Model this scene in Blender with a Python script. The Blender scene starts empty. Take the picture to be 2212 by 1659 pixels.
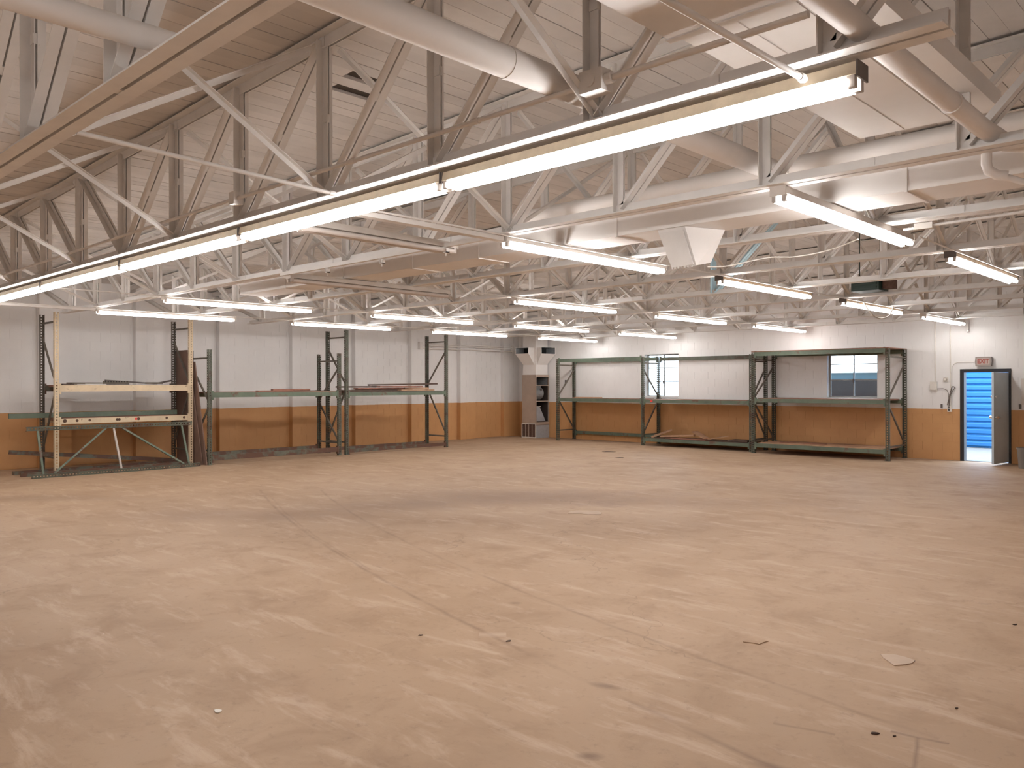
import bpy, bmesh, math, random
from mathutils import Vector, Matrix
random.seed(7)
S = bpy.context.scene
COL = S.collection
# ------------------------------------------------------------------ camera, sky, exposure
F_PX, YAW, PITCH, ROLL = 1772.0, 0.7638, 0.0003, 0.002
CAM = Vector((18.64, -19.62, 1.70))
cd = bpy.data.cameras.new('camera'); cam = bpy.data.objects.new('camera', cd); COL.objects.link(cam)
cd.sensor_width = 36.0; cd.sensor_fit = 'HORIZONTAL'; cd.lens = 36.0 * F_PX / 2212.0
cd.clip_start = 0.05; cd.clip_end = 200
fwd = Vector((-math.sin(YAW) * math.cos(PITCH), math.cos(YAW) * math.cos(PITCH), math.sin(PITCH)))
rgt = Vector((math.cos(YAW), math.sin(YAW), 0)); upv = rgt.cross(fwd)
M = Matrix((rgt, upv, -fwd)).transposed().to_4x4()
cam.matrix_world = Matrix.Translation(CAM) @ M @ Matrix.Rotation(-ROLL, 4, 'Z')
S.camera = cam
S.view_settings.view_transform = 'Standard'; S.view_settings.look = 'None'
S.view_settings.gamma = 1.0; S.view_settings.use_curve_mapping = False
S.view_settings.exposure = 1.13
TUBE = 15.0                                    # radiance of the lit tubes
w = bpy.data.worlds.new('sky'); S.world = w; w.use_nodes = True
wb = w.node_tree.nodes['Background']; wb.inputs[0].default_value = (0.72, 0.86, 1.0, 1); wb.inputs[1].default_value = 4.2
S.cycles.use_denoising = True; S.cycles.adaptive_threshold = 0.1
S.cycles.max_bounces = 6; S.cycles.diffuse_bounces = 4; S.cycles.glossy_bounces = 3
S.cycles.sample_clamp_indirect = 6.0

# ------------------------------------------------------------------ materials
def newmat(name):
    m = bpy.data.materials.new(name); m.use_nodes = True
    return m, m.node_tree.nodes, m.node_tree.links, m.node_tree.nodes['Principled BSDF']
def noise(N, L, scale, detail=4, rough=0.55, vec=None, dist=0.0):
    n = N.new('ShaderNodeTexNoise'); n.inputs['Scale'].default_value = scale
    n.inputs['Detail'].default_value = detail; n.inputs['Roughness'].default_value = rough
    n.inputs['Distortion'].default_value = dist
    if vec is not None: L.new(vec, n.inputs['Vector'])
    return n.outputs['Fac']
def ramp(N, L, fac, stops):
    r = N.new('ShaderNodeValToRGB'); e = r.color_ramp.elements
    while len(e) < len(stops): e.new(0.5)
    for k, (p, c) in enumerate(stops):
        e[k].position = p; e[k].color = (*c, 1) if len(c) == 3 else c
    L.new(fac, r.inputs['Fac']); return r.outputs['Color']
def mix(N, L, fac, a, b, mode='MIX'):
    m = N.new('ShaderNodeMix'); m.data_type = 'RGBA'; m.blend_type = mode
    for s, v in ((m.inputs[0], fac), (m.inputs[6], a), (m.inputs[7], b)):
        if isinstance(v, bpy.types.NodeSocket): L.new(v, s)
        elif isinstance(v, (int, float)): s.default_value = v
        else: s.default_value = (*v, 1)
    return m.outputs[2]
def mth(N, L, op, a, b=None, c=None):
    m = N.new('ShaderNodeMath'); m.operation = op
    for k, v in enumerate((a, b, c)):
        if v is None: continue
        if isinstance(v, bpy.types.NodeSocket): L.new(v, m.inputs[k])
        else: m.inputs[k].default_value = v
    return m.outputs[0]
def bump(N, L, P, h, strength=0.3, dist=0.01):
    b = N.new('ShaderNodeBump'); b.inputs['Strength'].default_value = strength; b.inputs['Distance'].default_value = dist
    L.new(h, b.inputs['Height']); L.new(b.outputs[0], P.inputs['Normal'])
def plain(name, c, rough=0.6, metal=0.0, var=0.08, vs=6.0, wear=None, wear_amt=0.5, wear_scale=5.0, bmp=0.0, per_obj=0.0):
    m, N, L, P = newmat(name)
    g = N.new('ShaderNodeNewGeometry').outputs['Position']
    f = noise(N, L, vs, 5, 0.6, g)
    lo = tuple(x * (1 - var) for x in c); hi = tuple(min(1, x * (1 + var)) for x in c)
    col = ramp(N, L, f, [(0.3, lo), (0.7, hi)])
    if wear:
        f2 = noise(N, L, wear_scale, 8, 0.7, g, 0.4)
        t = 1 - wear_amt
        col = mix(N, L, ramp(N, L, f2, [(max(0, t * 0.62 + 0.2), (0, 0, 0)), (min(1, t * 0.62 + 0.28), (1, 1, 1))]), col, wear)
    if per_obj:
        oi = N.new('ShaderNodeObjectInfo').outputs['Random']
        col = mix(N, L, 1.0, col, ramp(N, L, oi, [(0, (1 - per_obj,) * 3), (1, (1, 1, 1))]), 'MULTIPLY')
    L.new(col, P.inputs['Base Color']); P.inputs['Roughness'].default_value = rough; P.inputs['Metallic'].default_value = metal
    if bmp: bump(N, L, P, noise(N, L, 60, 3, 0.6, g), bmp, 0.004)
    return m
WHITE = (0.76, 0.73, 0.70)
MT = {}
MT['steel'] = plain('white painted steel', WHITE, 0.5, var=0.05)
MT['steel_blue'] = plain('light blue painted steel', (0.50, 0.68, 0.76), 0.5, var=0.05)
MT['duct'] = plain('white painted duct', (0.80, 0.765, 0.735), 0.5, var=0.04, vs=2)
MT['board'] = plain('white painted roof boards', (0.70, 0.66, 0.625), 0.75, var=0.06, vs=3, per_obj=0.12, bmp=0.15)
MT['gap'] = plain('dark roof gap', (0.06, 0.045, 0.035), 0.9)
MT['cream'] = plain('cream fixture enamel', (0.56, 0.47, 0.34), 0.4, var=0.1, vs=15)
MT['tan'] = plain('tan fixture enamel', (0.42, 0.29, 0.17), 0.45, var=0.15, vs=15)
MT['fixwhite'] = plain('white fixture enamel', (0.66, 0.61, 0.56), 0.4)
MT['socket'] = plain('grey lamp socket', (0.45, 0.40, 0.36), 0.5)
MT['darkend'] = plain('dark fixture end', (0.12, 0.10, 0.09), 0.5)
MT['deadtube'] = plain('unlit tube glass', (0.62, 0.56, 0.52), 0.25)
MT['green'] = plain('green rack paint', (0.12, 0.155, 0.112), 0.5, var=0.25, vs=3, wear=(0.13, 0.075, 0.05), wear_amt=0.42, wear_scale=3.0)
MT['greenrust'] = plain('rusty green rack paint', (0.12, 0.12, 0.09), 0.6, var=0.3, vs=4, wear=(0.115, 0.055, 0.035), wear_amt=0.62, wear_scale=3.5)
MT['darkgreen'] = plain('dark green rack post paint', (0.085, 0.092, 0.066), 0.55, var=0.25, wear=(0.07, 0.045, 0.03), wear_amt=0.5, wear_scale=5)
MT['brace'] = plain('dull brace steel', (0.12, 0.10, 0.078), 0.55, var=0.3)
MT['creampaint'] = plain('cream rack paint', (0.62, 0.50, 0.34), 0.5, var=0.12, vs=5, wear=(0.13, 0.075, 0.045), wear_amt=0.33, wear_scale=7)
MT['rust'] = plain('bare rust spot', (0.10, 0.055, 0.035), 0.8, var=0.4, vs=30)
MT['red'] = plain('red sticker', (0.75, 0.06, 0.05), 0.5)
MT['hardboard'] = plain('brown hardboard sheet', (0.19, 0.115, 0.085), 0.7, var=0.15, vs=2)
MT['deck'] = plain('reddish shelf decking', (0.27, 0.135, 0.09), 0.75, var=0.25, vs=5)
MT['wood'] = plain('pale loose wood', (0.45, 0.27, 0.165), 0.7, var=0.25, vs=5)
MT['redwood'] = plain('reddish loose wood', (0.30, 0.13, 0.085), 0.7, var=0.3, vs=5)
MT['darkwood'] = plain('dark old wood', (0.10, 0.06, 0.042), 0.75, var=0.3, vs=5)
MT['galv'] = plain('galvanised sheet steel', (0.34, 0.35, 0.36), 0.4, 0.6, var=0.2, vs=25)
MT['furn'] = plain('beige furnace enamel', (0.40, 0.31, 0.25), 0.5, var=0.08, vs=3)
MT['paleg'] = plain('pale grey galvanised panel', (0.42, 0.44, 0.47), 0.4, 0.2, var=0.1, vs=12)
MT['filter'] = plain('dirty brown filter', (0.10, 0.055, 0.04), 0.85, var=0.3, vs=20)
MT['liner'] = plain('dark furnace interior', (0.035, 0.022, 0.018), 0.9)
MT['black'] = plain('black door frame paint', (0.012, 0.012, 0.016), 0.45)
MT['doorgrey'] = plain('sky-tinted grey door paint', (0.50, 0.60, 0.68), 0.3, var=0.08, vs=2)  # base colour carries the bluish skylight falling on the leaf
MT['chrome'] = plain('chrome door hardware', (0.75, 0.75, 0.75), 0.2, 1.0)
MT['winframe'] = plain('grey steel window frame', (0.30, 0.29, 0.27), 0.5)
MT['signcase'] = plain('grey exit sign case', (0.30, 0.26, 0.235), 0.5)
MT['signface'] = plain('pale exit sign face', (0.46, 0.36, 0.32), 0.5)
MT['signred'] = plain('faded red sign letters', (0.34, 0.07, 0.05), 0.5)
MT['plate'] = plain('white plastic plate', (0.70, 0.66, 0.60), 0.4)
MT['darkhole'] = plain('black opening', (0.01, 0.01, 0.01), 0.9)
MT['cable'] = plain('grey power cord', (0.16, 0.13, 0.11), 0.6)
MT['bluedoor'] = plain('bright blue corrugated door', (0.018, 0.155, 0.42), 0.45, var=0.06)
MT['paving'] = plain('pale outdoor concrete', (0.20, 0.195, 0.19), 0.9, bmp=0.2)
MT['van'] = plain('maroon vehicle paint', (0.006, 0.002, 0.0025), 0.7)
MT['vanglass'] = plain('bluish vehicle glass', (0.03, 0.075, 0.10), 0.15)
MT['vanwhite'] = plain('white vehicle trim', (0.55, 0.65, 0.68), 0.35)
MT['bin'] = plain('grey plastic bin', (0.20, 0.175, 0.155), 0.5)
MT['heater'] = plain('dark green heater enamel', (0.014, 0.035, 0.026), 0.5)
MT['paperchip'] = plain('pale torn paper', (0.52, 0.40, 0.31), 0.8)
MT['debris'] = plain('dark grit', (0.06, 0.035, 0.025), 0.9)

def mat_glass():
    m, N, L, P = newmat('window glass')
    out = [n for n in N if n.type == 'OUTPUT_MATERIAL'][0]
    t = N.new('ShaderNodeBsdfTransparent'); t.inputs[0].default_value = (0.93, 0.96, 0.97, 1)
    g = N.new('ShaderNodeBsdfGlossy'); g.inputs['Roughness'].default_value = 0.05
    fr = N.new('ShaderNodeFresnel'); fr.inputs[0].default_value = 1.45
    mx = N.new('ShaderNodeMixShader'); L.new(fr.outputs[0], mx.inputs[0]); L.new(t.outputs[0], mx.inputs[1]); L.new(g.outputs[0], mx.inputs[2])
    L.new(mx.outputs[0], out.inputs[0]); return m
MT['glass'] = mat_glass()
def mat_tube():
    m, N, L, P = newmat('lit fluorescent tube')
    out = [n for n in N if n.type == 'OUTPUT_MATERIAL'][0]
    e = N.new('ShaderNodeEmission'); e.inputs[0].default_value = (1.0, 0.97, 0.955, 1); e.inputs[1].default_value = TUBE
    L.new(e.outputs[0], out.inputs[0]); return m
MT['tube'] = mat_tube()
def mat_wall():
    m, N, L, P = newmat('painted block wall in white over orange')
    g = N.new('ShaderNodeNewGeometry').outputs['Position']
    sx = N.new('ShaderNodeSeparateXYZ'); L.new(g, sx.inputs[0])
    z = mth(N, L, 'ADD', sx.outputs[2], mth(N, L, 'MULTIPLY', noise(N, L, 3, 3, 0.5, g), 0.02))
    up = mth(N, L, 'GREATER_THAN', z, 1.145)
    n1 = noise(N, L, 1.3, 5, 0.6, g)
    white = ramp(N, L, n1, [(0.3, (0.79, 0.775, 0.765)), (0.7, (0.84, 0.83, 0.82))])
    orange = ramp(N, L, n1, [(0.3, (0.55, 0.285, 0.115)), (0.7, (0.62, 0.335, 0.14))])
    oi = N.new('ShaderNodeObjectInfo').outputs['Random']
    col = mix(N, L, up, orange, white)
    L.new(mix(N, L, 1.0, col, ramp(N, L, oi, [(0, (0.985,) * 3), (1, (1, 1, 1))]), 'MULTIPLY'), P.inputs['Base Color'])
    P.inputs['Roughness'].default_value = 0.6
    bump(N, L, P, noise(N, L, 45, 4, 0.7, g), 0.25, 0.004); return m
MT['wall'] = mat_wall()
SEGS = [((17.33, -15.43), (17.45, -15.95), 0.015, 0.7), ((17.2, -15.44), (17.45, -15.40), 0.02, 0.8), ((16.74, -15.75), (17.02, -15.67), 0.02, 0.5)]
PALE = [((14.36, -16.02), (15.0, -15.95), 0.03, 0.5), ((14.62, -15.75), (14.75, -15.62), 0.07, 0.55)]
SMUDGE = [(16.3, -16.67, 0.07, 0.05, 0.7, 0.7), (15.83, -15.92, 0.12, 0.05, 0.2, 0.6), (16.95, -16.2, 0.12, 0.05, 0.3, 0.5), (14.25, -15.0, 0.06, 0.04, 0.7, 0.5), (5.0, -15.6, 2.0, 0.5, 0.75, 0.3)]
def mat_floor():
    m, N, L, P = newmat('stained dusty concrete')
    g = N.new('ShaderNodeNewGeometry').outputs['Position']
    sx = N.new('ShaderNodeSeparateXYZ'); L.new(g, sx.inputs[0]); X, Y = sx.outputs[0], sx.outputs[1]
    big = noise(N, L, 0.35, 3, 0.55, g, 0.6)
    col = ramp(N, L, big, [(0.28, (0.355, 0.228, 0.137)), (0.5, (0.41, 0.275, 0.172)), (0.72, (0.46, 0.318, 0.208))])
    mid = noise(N, L, 1.7, 6, 0.68, g, 0.5)
    col = mix(N, L, ramp(N, L, mid, [(0.50, (0, 0, 0)), (0.72, (0.5,) * 3)]), col, (0.27, 0.16, 0.095))
    mp = N.new('ShaderNodeMapping'); mp.inputs['Rotation'].default_value = (0, 0, 0.75); mp.inputs['Scale'].default_value = (1, 4, 1); L.new(g, mp.inputs[0])
    sw = noise(N, L, 1.2, 5, 0.7, mp.outputs[0], 0.4)
    col = mix(N, L, ramp(N, L, sw, [(0.53, (0, 0, 0)), (0.68, (0.5,) * 3)]), col, (0.57, 0.43, 0.32))
    fine = noise(N, L, 14, 4, 0.75, g)
    col = mix(N, L, ramp(N, L, fine, [(0.56, (0, 0, 0)), (0.74, (0.45,) * 3)]), col, (0.23, 0.14, 0.09))
    # stained patch in the middle distance
    def blob(cx, cy, rx, ry, ang, amt):
        c, s = math.cos(ang), math.sin(ang)
        dx = mth(N, L, 'SUBTRACT', X, cx); dy = mth(N, L, 'SUBTRACT', Y, cy)
        u = mth(N, L, 'DIVIDE', mth(N, L, 'ADD', mth(N, L, 'MULTIPLY', dx, c), mth(N, L, 'MULTIPLY', dy, s)), rx)
        v = mth(N, L, 'DIVIDE', mth(N, L, 'SUBTRACT', mth(N, L, 'MULTIPLY', dy, c), mth(N, L, 'MULTIPLY', dx, s)), ry)
        r = mth(N, L, 'SQRT', mth(N, L, 'ADD', mth(N, L, 'MULTIPLY', u, u), mth(N, L, 'MULTIPLY', v, v)))
        r = mth(N, L, 'ADD', r, mth(N, L, 'MULTIPLY', mth(N, L, 'SUBTRACT', mid, 0.5), 1.6))
        return ramp(N, L, r, [(0.25, (amt,) * 3), (1.0, (0, 0, 0))])
    for b in ((10.4, -10.4, 2.6, 1.1, 0.75, 0.6), (9.5, -12.5, 1.3, 0.6, 0.75, 0.35), (12.5, -9.3, 2.0, 0.7, 0.7, 0.3), (8.6, -14.4, 2.0, 0.7, 0.75, 0.35)):
        col = mix(N, L, blob(*b), col, (0.22, 0.125, 0.08))
    # curved forklift tyre marks and saw cuts
    wob = mth(N, L, 'MULTIPLY', mth(N, L, 'SUBTRACT', noise(N, L, 2.5, 2, 0.6, g), 0.5), 0.05)
    brk = noise(N, L, 1.1, 3, 0.75, g)
    def arc(cx, cy, r, half, x0, x1, amt, c):
        dx = mth(N, L, 'SUBTRACT', X, cx); dy = mth(N, L, 'SUBTRACT', Y, cy)
        d = mth(N, L, 'SQRT', mth(N, L, 'ADD', mth(N, L, 'MULTIPLY', dx, dx), mth(N, L, 'MULTIPLY', dy, dy)))
        d = mth(N, L, 'ABSOLUTE', mth(N, L, 'ADD', mth(N, L, 'SUBTRACT', d, r), wob))
        k = mth(N, L, 'SUBTRACT', 1.0, mth(N, L, 'MINIMUM', mth(N, L, 'DIVIDE', d, half), 1.0))
        k = mth(N, L, 'MULTIPLY', k, mth(N, L, 'LESS_THAN', Y, 0.0))
        k = mth(N, L, 'MULTIPLY', k, mth(N, L, 'MULTIPLY', mth(N, L, 'GREATER_THAN', X, x0), mth(N, L, 'LESS_THAN', X, x1)))
        k = mth(N, L, 'MULTIPLY', k, mth(N, L, 'MULTIPLY', ramp(N, L, brk, [(0.38, (0.12,) * 3), (0.6, (1, 1, 1))]), amt))
        return mix(N, L, k, c, (0.17, 0.095, 0.06))
    col = arc(24.673, 26.023, 42.912, 0.03, 6.5, 17.5, 0.5, col)
    col = arc(22.4975, 18.586, 34.347, 0.03, 7.2, 17.4, 0.45, col)
    col = arc(23.6, 22.2, 38.9, 0.02, 7.5, 12.5, 0.35, col)
    def seg(p, q, half, amt, c, dark=(0.17, 0.095, 0.06)):
        d = Vector((q[0] - p[0], q[1] - p[1])); ln = d.length; d /= ln
        dx = mth(N, L, 'SUBTRACT', X, p[0]); dy = mth(N, L, 'SUBTRACT', Y, p[1])
        u = mth(N, L, 'ADD', mth(N, L, 'MULTIPLY', dx, d.x), mth(N, L, 'MULTIPLY', dy, d.y))
        v = mth(N, L, 'ABSOLUTE', mth(N, L, 'ADD', mth(N, L, 'SUBTRACT', mth(N, L, 'MULTIPLY', dy, d.x), mth(N, L, 'MULTIPLY', dx, d.y)), wob))
        k = mth(N, L, 'SUBTRACT', 1.0, mth(N, L, 'MINIMUM', mth(N, L, 'DIVIDE', v, half), 1.0))
        k = mth(N, L, 'MULTIPLY', k, mth(N, L, 'MULTIPLY', mth(N, L, 'GREATER_THAN', u, 0.0), mth(N, L, 'LESS_THAN', u, ln)))
        return mix(N, L, mth(N, L, 'MULTIPLY', k, mth(N, L, 'MULTIPLY', ramp(N, L, brk, [(0.3, (0.3,) * 3), (0.6, (1, 1, 1))]), amt)), c, dark)
    for p, q, hf, am in SEGS: col = seg(p, q, hf, am, col)
    for p, q, hf, am in PALE: col = seg(p, q, hf, am, col, (0.60, 0.46, 0.35))
    for b in SMUDGE: col = mix(N, L, blob(*b), col, (0.17, 0.10, 0.065))
    # hairline cracks
    vo = N.new('ShaderNodeTexVoronoi'); vo.feature = 'DISTANCE_TO_EDGE'; vo.inputs['Scale'].default_value = 0.33
    vv = N.new('ShaderNodeVectorMath'); vv.operation = 'ADD'; L.new(g, vv.inputs[0])
    nn = N.new('ShaderNodeTexNoise'); nn.inputs['Scale'].default_value = 2.2; nn.inputs['Detail'].default_value = 6; L.new(g, nn.inputs['Vector'])
    L.new(nn.outputs['Color'], vv.inputs[1]); L.new(vv.outputs[0], vo.inputs['Vector'])
    cr = ramp(N, L, vo.outputs['Distance'], [(0.0, (1, 1, 1)), (0.0035, (0, 0, 0))])
    cm = ramp(N, L, noise(N, L, 0.5, 3, 0.5, g), [(0.5, (0, 0, 0)), (0.6, (0.38,) * 3)])
    col = mix(N, L, mix(N, L, 1.0, cr, cm, 'MULTIPLY'), col, (0.12, 0.065, 0.04))
    # grit specks
    v2 = N.new('ShaderNodeTexVoronoi'); v2.inputs['Scale'].default_value = 1.3; L.new(g, v2.inputs['Vector'])
    col = mix(N, L, ramp(N, L, v2.outputs['Distance'], [(0.010, (0.8,) * 3), (0.018, (0, 0, 0))]), col, (0.09, 0.05, 0.035))
    v3 = N.new('ShaderNodeTexVoronoi'); v3.inputs['Scale'].default_value = 1.9; L.new(g, v3.inputs['Vector'])
    col = mix(N, L, ramp(N, L, v3.outputs['Distance'], [(0.008, (0.8,) * 3), (0.014, (0, 0, 0))]), col, (0.7, 0.6, 0.5))
    L.new(col, P.inputs['Base Color'])
    L.new(mth(N, L, 'MULTIPLY_ADD', mid, 0.25, 0.5), P.inputs['Roughness'])
    bump(N, L, P, fine, 0.25, 0.006); return m
MT['floor'] = mat_floor()

# ------------------------------------------------------------------ mesh helpers
class MB:
    def __init__(s): s.v = []; s.f = []; s.mi = []; s.cur = 0
    def add(s, vs, fs):
        o = len(s.v); s.v += [tuple(v) for v in vs]; s.f += [tuple(o + i for i in f) for f in fs]; s.mi += [s.cur] * len(fs); return s
    def box(s, x0, x1, y0, y1, z0, z1):
        return s.add([(x0, y0, z0), (x1, y0, z0), (x1, y1, z0), (x0, y1, z0), (x0, y0, z1), (x1, y0, z1), (x1, y1, z1), (x0, y1, z1)],
                     [(0, 3, 2, 1), (4, 5, 6, 7), (0, 1, 5, 4), (1, 2, 6, 5), (2, 3, 7, 6), (3, 0, 4, 7)])
    def hexa(s, p):     # eight points, bottom four then top four
        return s.add(p, [(0, 3, 2, 1), (4, 5, 6, 7), (0, 1, 5, 4), (1, 2, 6, 5), (2, 3, 7, 6), (3, 0, 4, 7)])
    def sweep(s, p0, p1, prof, side):   # closed profile (a along side, b along the other axis) from p0 to p1
        p0, p1, side = Vector(p0), Vector(p1), Vector(side)
        d = (p1 - p0).normalized(); side = (side - d * side.dot(d)).normalized(); o = d.cross(side)
        n = len(prof); vs = [p0 + side * a + o * b for a, b in prof] + [p1 + side * a + o * b for a, b in prof]
        return s.add(vs, [tuple(range(n))[::-1], tuple(range(n, 2 * n))] + [(i, (i + 1) % n, n + (i + 1) % n, n + i) for i in range(n)])
    def bar(s, p0, p1, w_, h_, side=(0, 0, 1)):
        a, b = w_ / 2, h_ / 2
        return s.sweep(p0, p1, [(-a, -b), (a, -b), (a, b), (-a, b)], side)
    def rod(s, p0, p1, r, n=10, side=None):
        d = Vector(p1) - Vector(p0)
        if side is None: side = (0, 0, 1) if abs(d.normalized().z) < 0.9 else (1, 0, 0)
        return s.sweep(p0, p1, [(r * math.cos(2 * math.pi * i / n), r * math.sin(2 * math.pi * i / n)) for i in range(n)], side)
    def tube(s, pts, r, n=8):
        pts = [Vector(p) for p in pts]; o = len(s.v); prev = None
        for i, p in enumerate(pts):
            d = ((pts[min(i + 1, len(pts) - 1)] - pts[max(i - 1, 0)])).normalized()
            a = (prev if prev is not None else (Vector((0, 0, 1)) if abs(d.z) < 0.9 else Vector((1, 0, 0))))
            a = (a - d * a.dot(d)).normalized(); prev = a; b = d.cross(a)
            rr = r[i] if isinstance(r, (list, tuple)) else r
            s.v += [tuple(p + a * rr * math.cos(2 * math.pi * k / n) + b * rr * math.sin(2 * math.pi * k / n)) for k in range(n)]
        fs = []
        for i in range(len(pts) - 1):
            for k in range(n):
                fs.append((o + i * n + k, o + i * n + (k + 1) % n, o + (i + 1) * n + (k + 1) % n, o + (i + 1) * n + k))
        fs.append(tuple(o + k for k in range(n))[::-1]); fs.append(tuple(o + (len(pts) - 1) * n + k for k in range(n)))
        s.f += fs; s.mi += [s.cur] * len(fs); return s
    def mesh(s, name, mats, smooth=False):
        me = bpy.data.meshes.new(name); me.from_pydata(s.v, [], s.f)
        for m in (mats if isinstance(mats, (list, tuple)) else [mats]): me.materials.append(MT[m] if isinstance(m, str) else m)
        if any(s.mi): me.polygons.foreach_set('material_index', s.mi)
        if smooth: me.shade_smooth() if hasattr(me, 'shade_smooth') else None
        bm = bmesh.new(); bm.from_mesh(me); bmesh.ops.recalc_face_normals(bm, faces=bm.faces); bm.to_mesh(me); bm.free()
        return me
    def build(s, name, mats, parent=None, smooth=False):
        return link(name, s.mesh(name, mats, smooth), parent)
def link(name, me, parent=None, loc=None):
    o = bpy.data.objects.new(name, me); COL.objects.link(o)
    if loc: o.location = loc
    if parent: o.parent = parent
    return o
def smooth_angle(o, deg=40):
    me = o.data; bm = bmesh.new(); bm.from_mesh(me)
    for f in bm.faces: f.smooth = True
    for e in bm.edges:
        if len(e.link_faces) == 2 and e.calc_face_angle(0) > math.radians(deg): e.smooth = False
    bm.to_mesh(me); bm.free(); return o
def tag(o, label=None, cat=None, group=None, kind=None):
    for k, v in (('label', label), ('category', cat), ('group', group), ('kind', kind)):
        if v: o[k] = v
    return o
def thing(name, label, cat, loc=(0, 0, 0), rz=0, group=None):
    o = bpy.data.objects.new(name, None); COL.objects.link(o); o.location = loc; o.rotation_euler = (0, 0, rz); o.empty_display_size = 0.1
    return tag(o, label, cat, group)
def copy_tree(o, parent=None):
    c = o.copy(); COL.objects.link(c); c.parent = parent
    for ch in list(o.children): copy_tree(ch, c)
    return c
def struct(name, mb, mats, parent=None):
    o = mb.build(name, mats, parent)
    if parent is None: o['kind'] = 'structure'
    return o

# ------------------------------------------------------------------ room shell
WX, WY = 19.62, 0.20        # right wall plane, back wall plane
YB = -26.0
struct('floor', MB().box(-0.4, WX + 0.3, YB, WY + 0.3, -0.15, 0.0), 'floor')
CZ0, CSL = 3.80, 0.028      # underside of the top chords: z = CZ0 + CSL * x
def deck_z(x): return CZ0 + CSL * x + 0.115
def sloped(x0, x1, y0, y1, dz0, dz1):
    a, b = deck_z(x0), deck_z(x1)
    return [(x0, y0, a + dz0), (x1, y0, b + dz0), (x1, y1, b + dz0), (x0, y1, a + dz0), (x0, y0, a + dz1), (x1, y0, b + dz1), (x1, y1, b + dz1), (x0, y1, a + dz1)]
ceiling = struct('ceiling', MB().hexa(sloped(-0.4, WX + 0.3, YB, WY + 0.3, 0.035, 0.2)), 'gap')
TY = [-18.13 + 1.936 * k for k in range(-4, 10)]     # truss planes
PW = 0.155
n = int((WX + 0.1) / PW)
nb = 0
for i in range(n + 1):
    x0 = -0.15 + i * PW; x1 = min(x0 + PW, WX)
    joint = TY[4 + random.choice((1, 2, 3, 4, 5, 6, 7))]
    gap = random.choice((0.0015, 0.002, 0.002, 0.003, 0.003, 0.006, 0.010, 0.014))
    runs = [(YB, joint - 0.003), (joint + 0.003, WY)]
    for (hx, h0, h1) in ((12.62, -15.58, -15.16), (12.95, -15.64, -15.33)):      # broken boards
        if x0 <= hx < x1: runs = [(YB, h0), (h1, joint - 0.003 if joint > h1 else WY)] + ([(joint + 0.003, WY)] if joint > h1 else [])
    for (y0, y1) in runs:
        dz = random.uniform(0, 0.006)
        MB().hexa(sloped(x0 + gap / 2, x1 - gap / 2, y0, y1, dz, 0.032)).build('board', 'board', ceiling); nb += 1

# block walls: thin face slabs with recessed joints over a solid core
CH, BL = 0.2027, 0.42   # course height, block length
def rects_minus(u0, u1, z0, z1, holes):
    out = [(u0, u1, z0, z1)]
    for (a, b, c, d) in holes:
        nxt = []
        for (p, q, r, s_) in out:
            if q <= a or p >= b or s_ <= c or r >= d: nxt.append((p, q, r, s_)); continue
            if p < a: nxt.append((p, a, r, s_))
            if q > b: nxt.append((b, q, r, s_))
            m0, m1 = max(p, a), min(q, b)
            if r < c: nxt.append((m0, m1, r, c))
            if s_ > d: nxt.append((m0, m1, d, s_))
        out = nxt
    return [t for t in out if t[1] - t[0] > 0.02 and t[3] - t[2] > 0.02]
def block_faces(spec, parent, limit=300):
    # spec: (tuple dims, builder) list; the nearest to the camera become parts, the rest one joined part
    spec.sort(key=lambda s_: (Vector(s_[0]) - CAM).length)
    cache = {}; rest = MB(); cnt = 0
    for c, d in spec:
        if cnt < limit:
            key = tuple(round(v, 3) for v in d)
            if key not in cache: cache[key] = MB().box(-d[0] / 2, d[0] / 2, -d[1] / 2, d[1] / 2, -d[2] / 2, d[2] / 2).mesh('block', 'wall')
            link('block', cache[key], parent, c); cnt += 1
        else: rest.box(c[0] - d[0] / 2, c[0] + d[0] / 2, c[1] - d[1] / 2, c[1] + d[1] / 2, c[2] - d[2] / 2, c[2] + d[2] / 2)
    if rest.v: rest.build('blockwork', 'wall', parent)['kind'] = 'stuff'
J = 0.0045
HOLES = [(4.99, 6.12, 1.34, 2.55), (10.33, 11.52, 1.36, 2.41), (13.29, 14.27, -1, 2.01)]
core = MB()
for (a, b, c, d) in rects_minus(-0.4, WX + 0.3, 0, 4.6, HOLES): core.box(a, b, WY, WY + 0.25, c, d)
wall_back = struct('wall_back', core, 'wall')
spec = []
for r in range(23):
    z0 = r * CH; off = (r % 2) * BL / 2; u = -0.3 + off
    while u < WX:
        for (a, b, c, d) in rects_minus(u + J / 2, min(u + BL, WX) - J / 2, z0 + J / 2, z0 + CH - J / 2, HOLES):
            spec.append((((a + b) / 2, WY - 0.001, (c + d) / 2), (b - a, 0.009, d - c)))
        u += BL
block_faces(spec, wall_back)
PIL = [(-14.17, -13.56), (-12.24, -11.60), (-10.28, -9.64), (-8.31, -7.65), (-6.36, -5.70), (-4.39, -3.75), (-2.45, -1.82), (-0.53, WY)]
wall_left = struct('wall_left', MB().box(-0.45, -0.16, YB, WY + 0.25, 0, 4.4), 'wall')
spec = []
for (a, b) in PIL:
    MB().box(-0.17, -0.004, a, b, 0, 4.2).build('pilaster', 'wall', wall_left)
    for r in range(21):
        cuts = [a, a + (b - a) * (0.62 if r % 2 else 0.38), b]
        for y0, y1 in zip(cuts[:-1], cuts[1:]):
            spec.append(((-0.005, (y0 + y1) / 2, (r + 0.5) * CH), (0.010, y1 - y0 - J, CH - J)))
edges = [-17.4] + [v for p in PIL for v in p][:-1]
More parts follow.
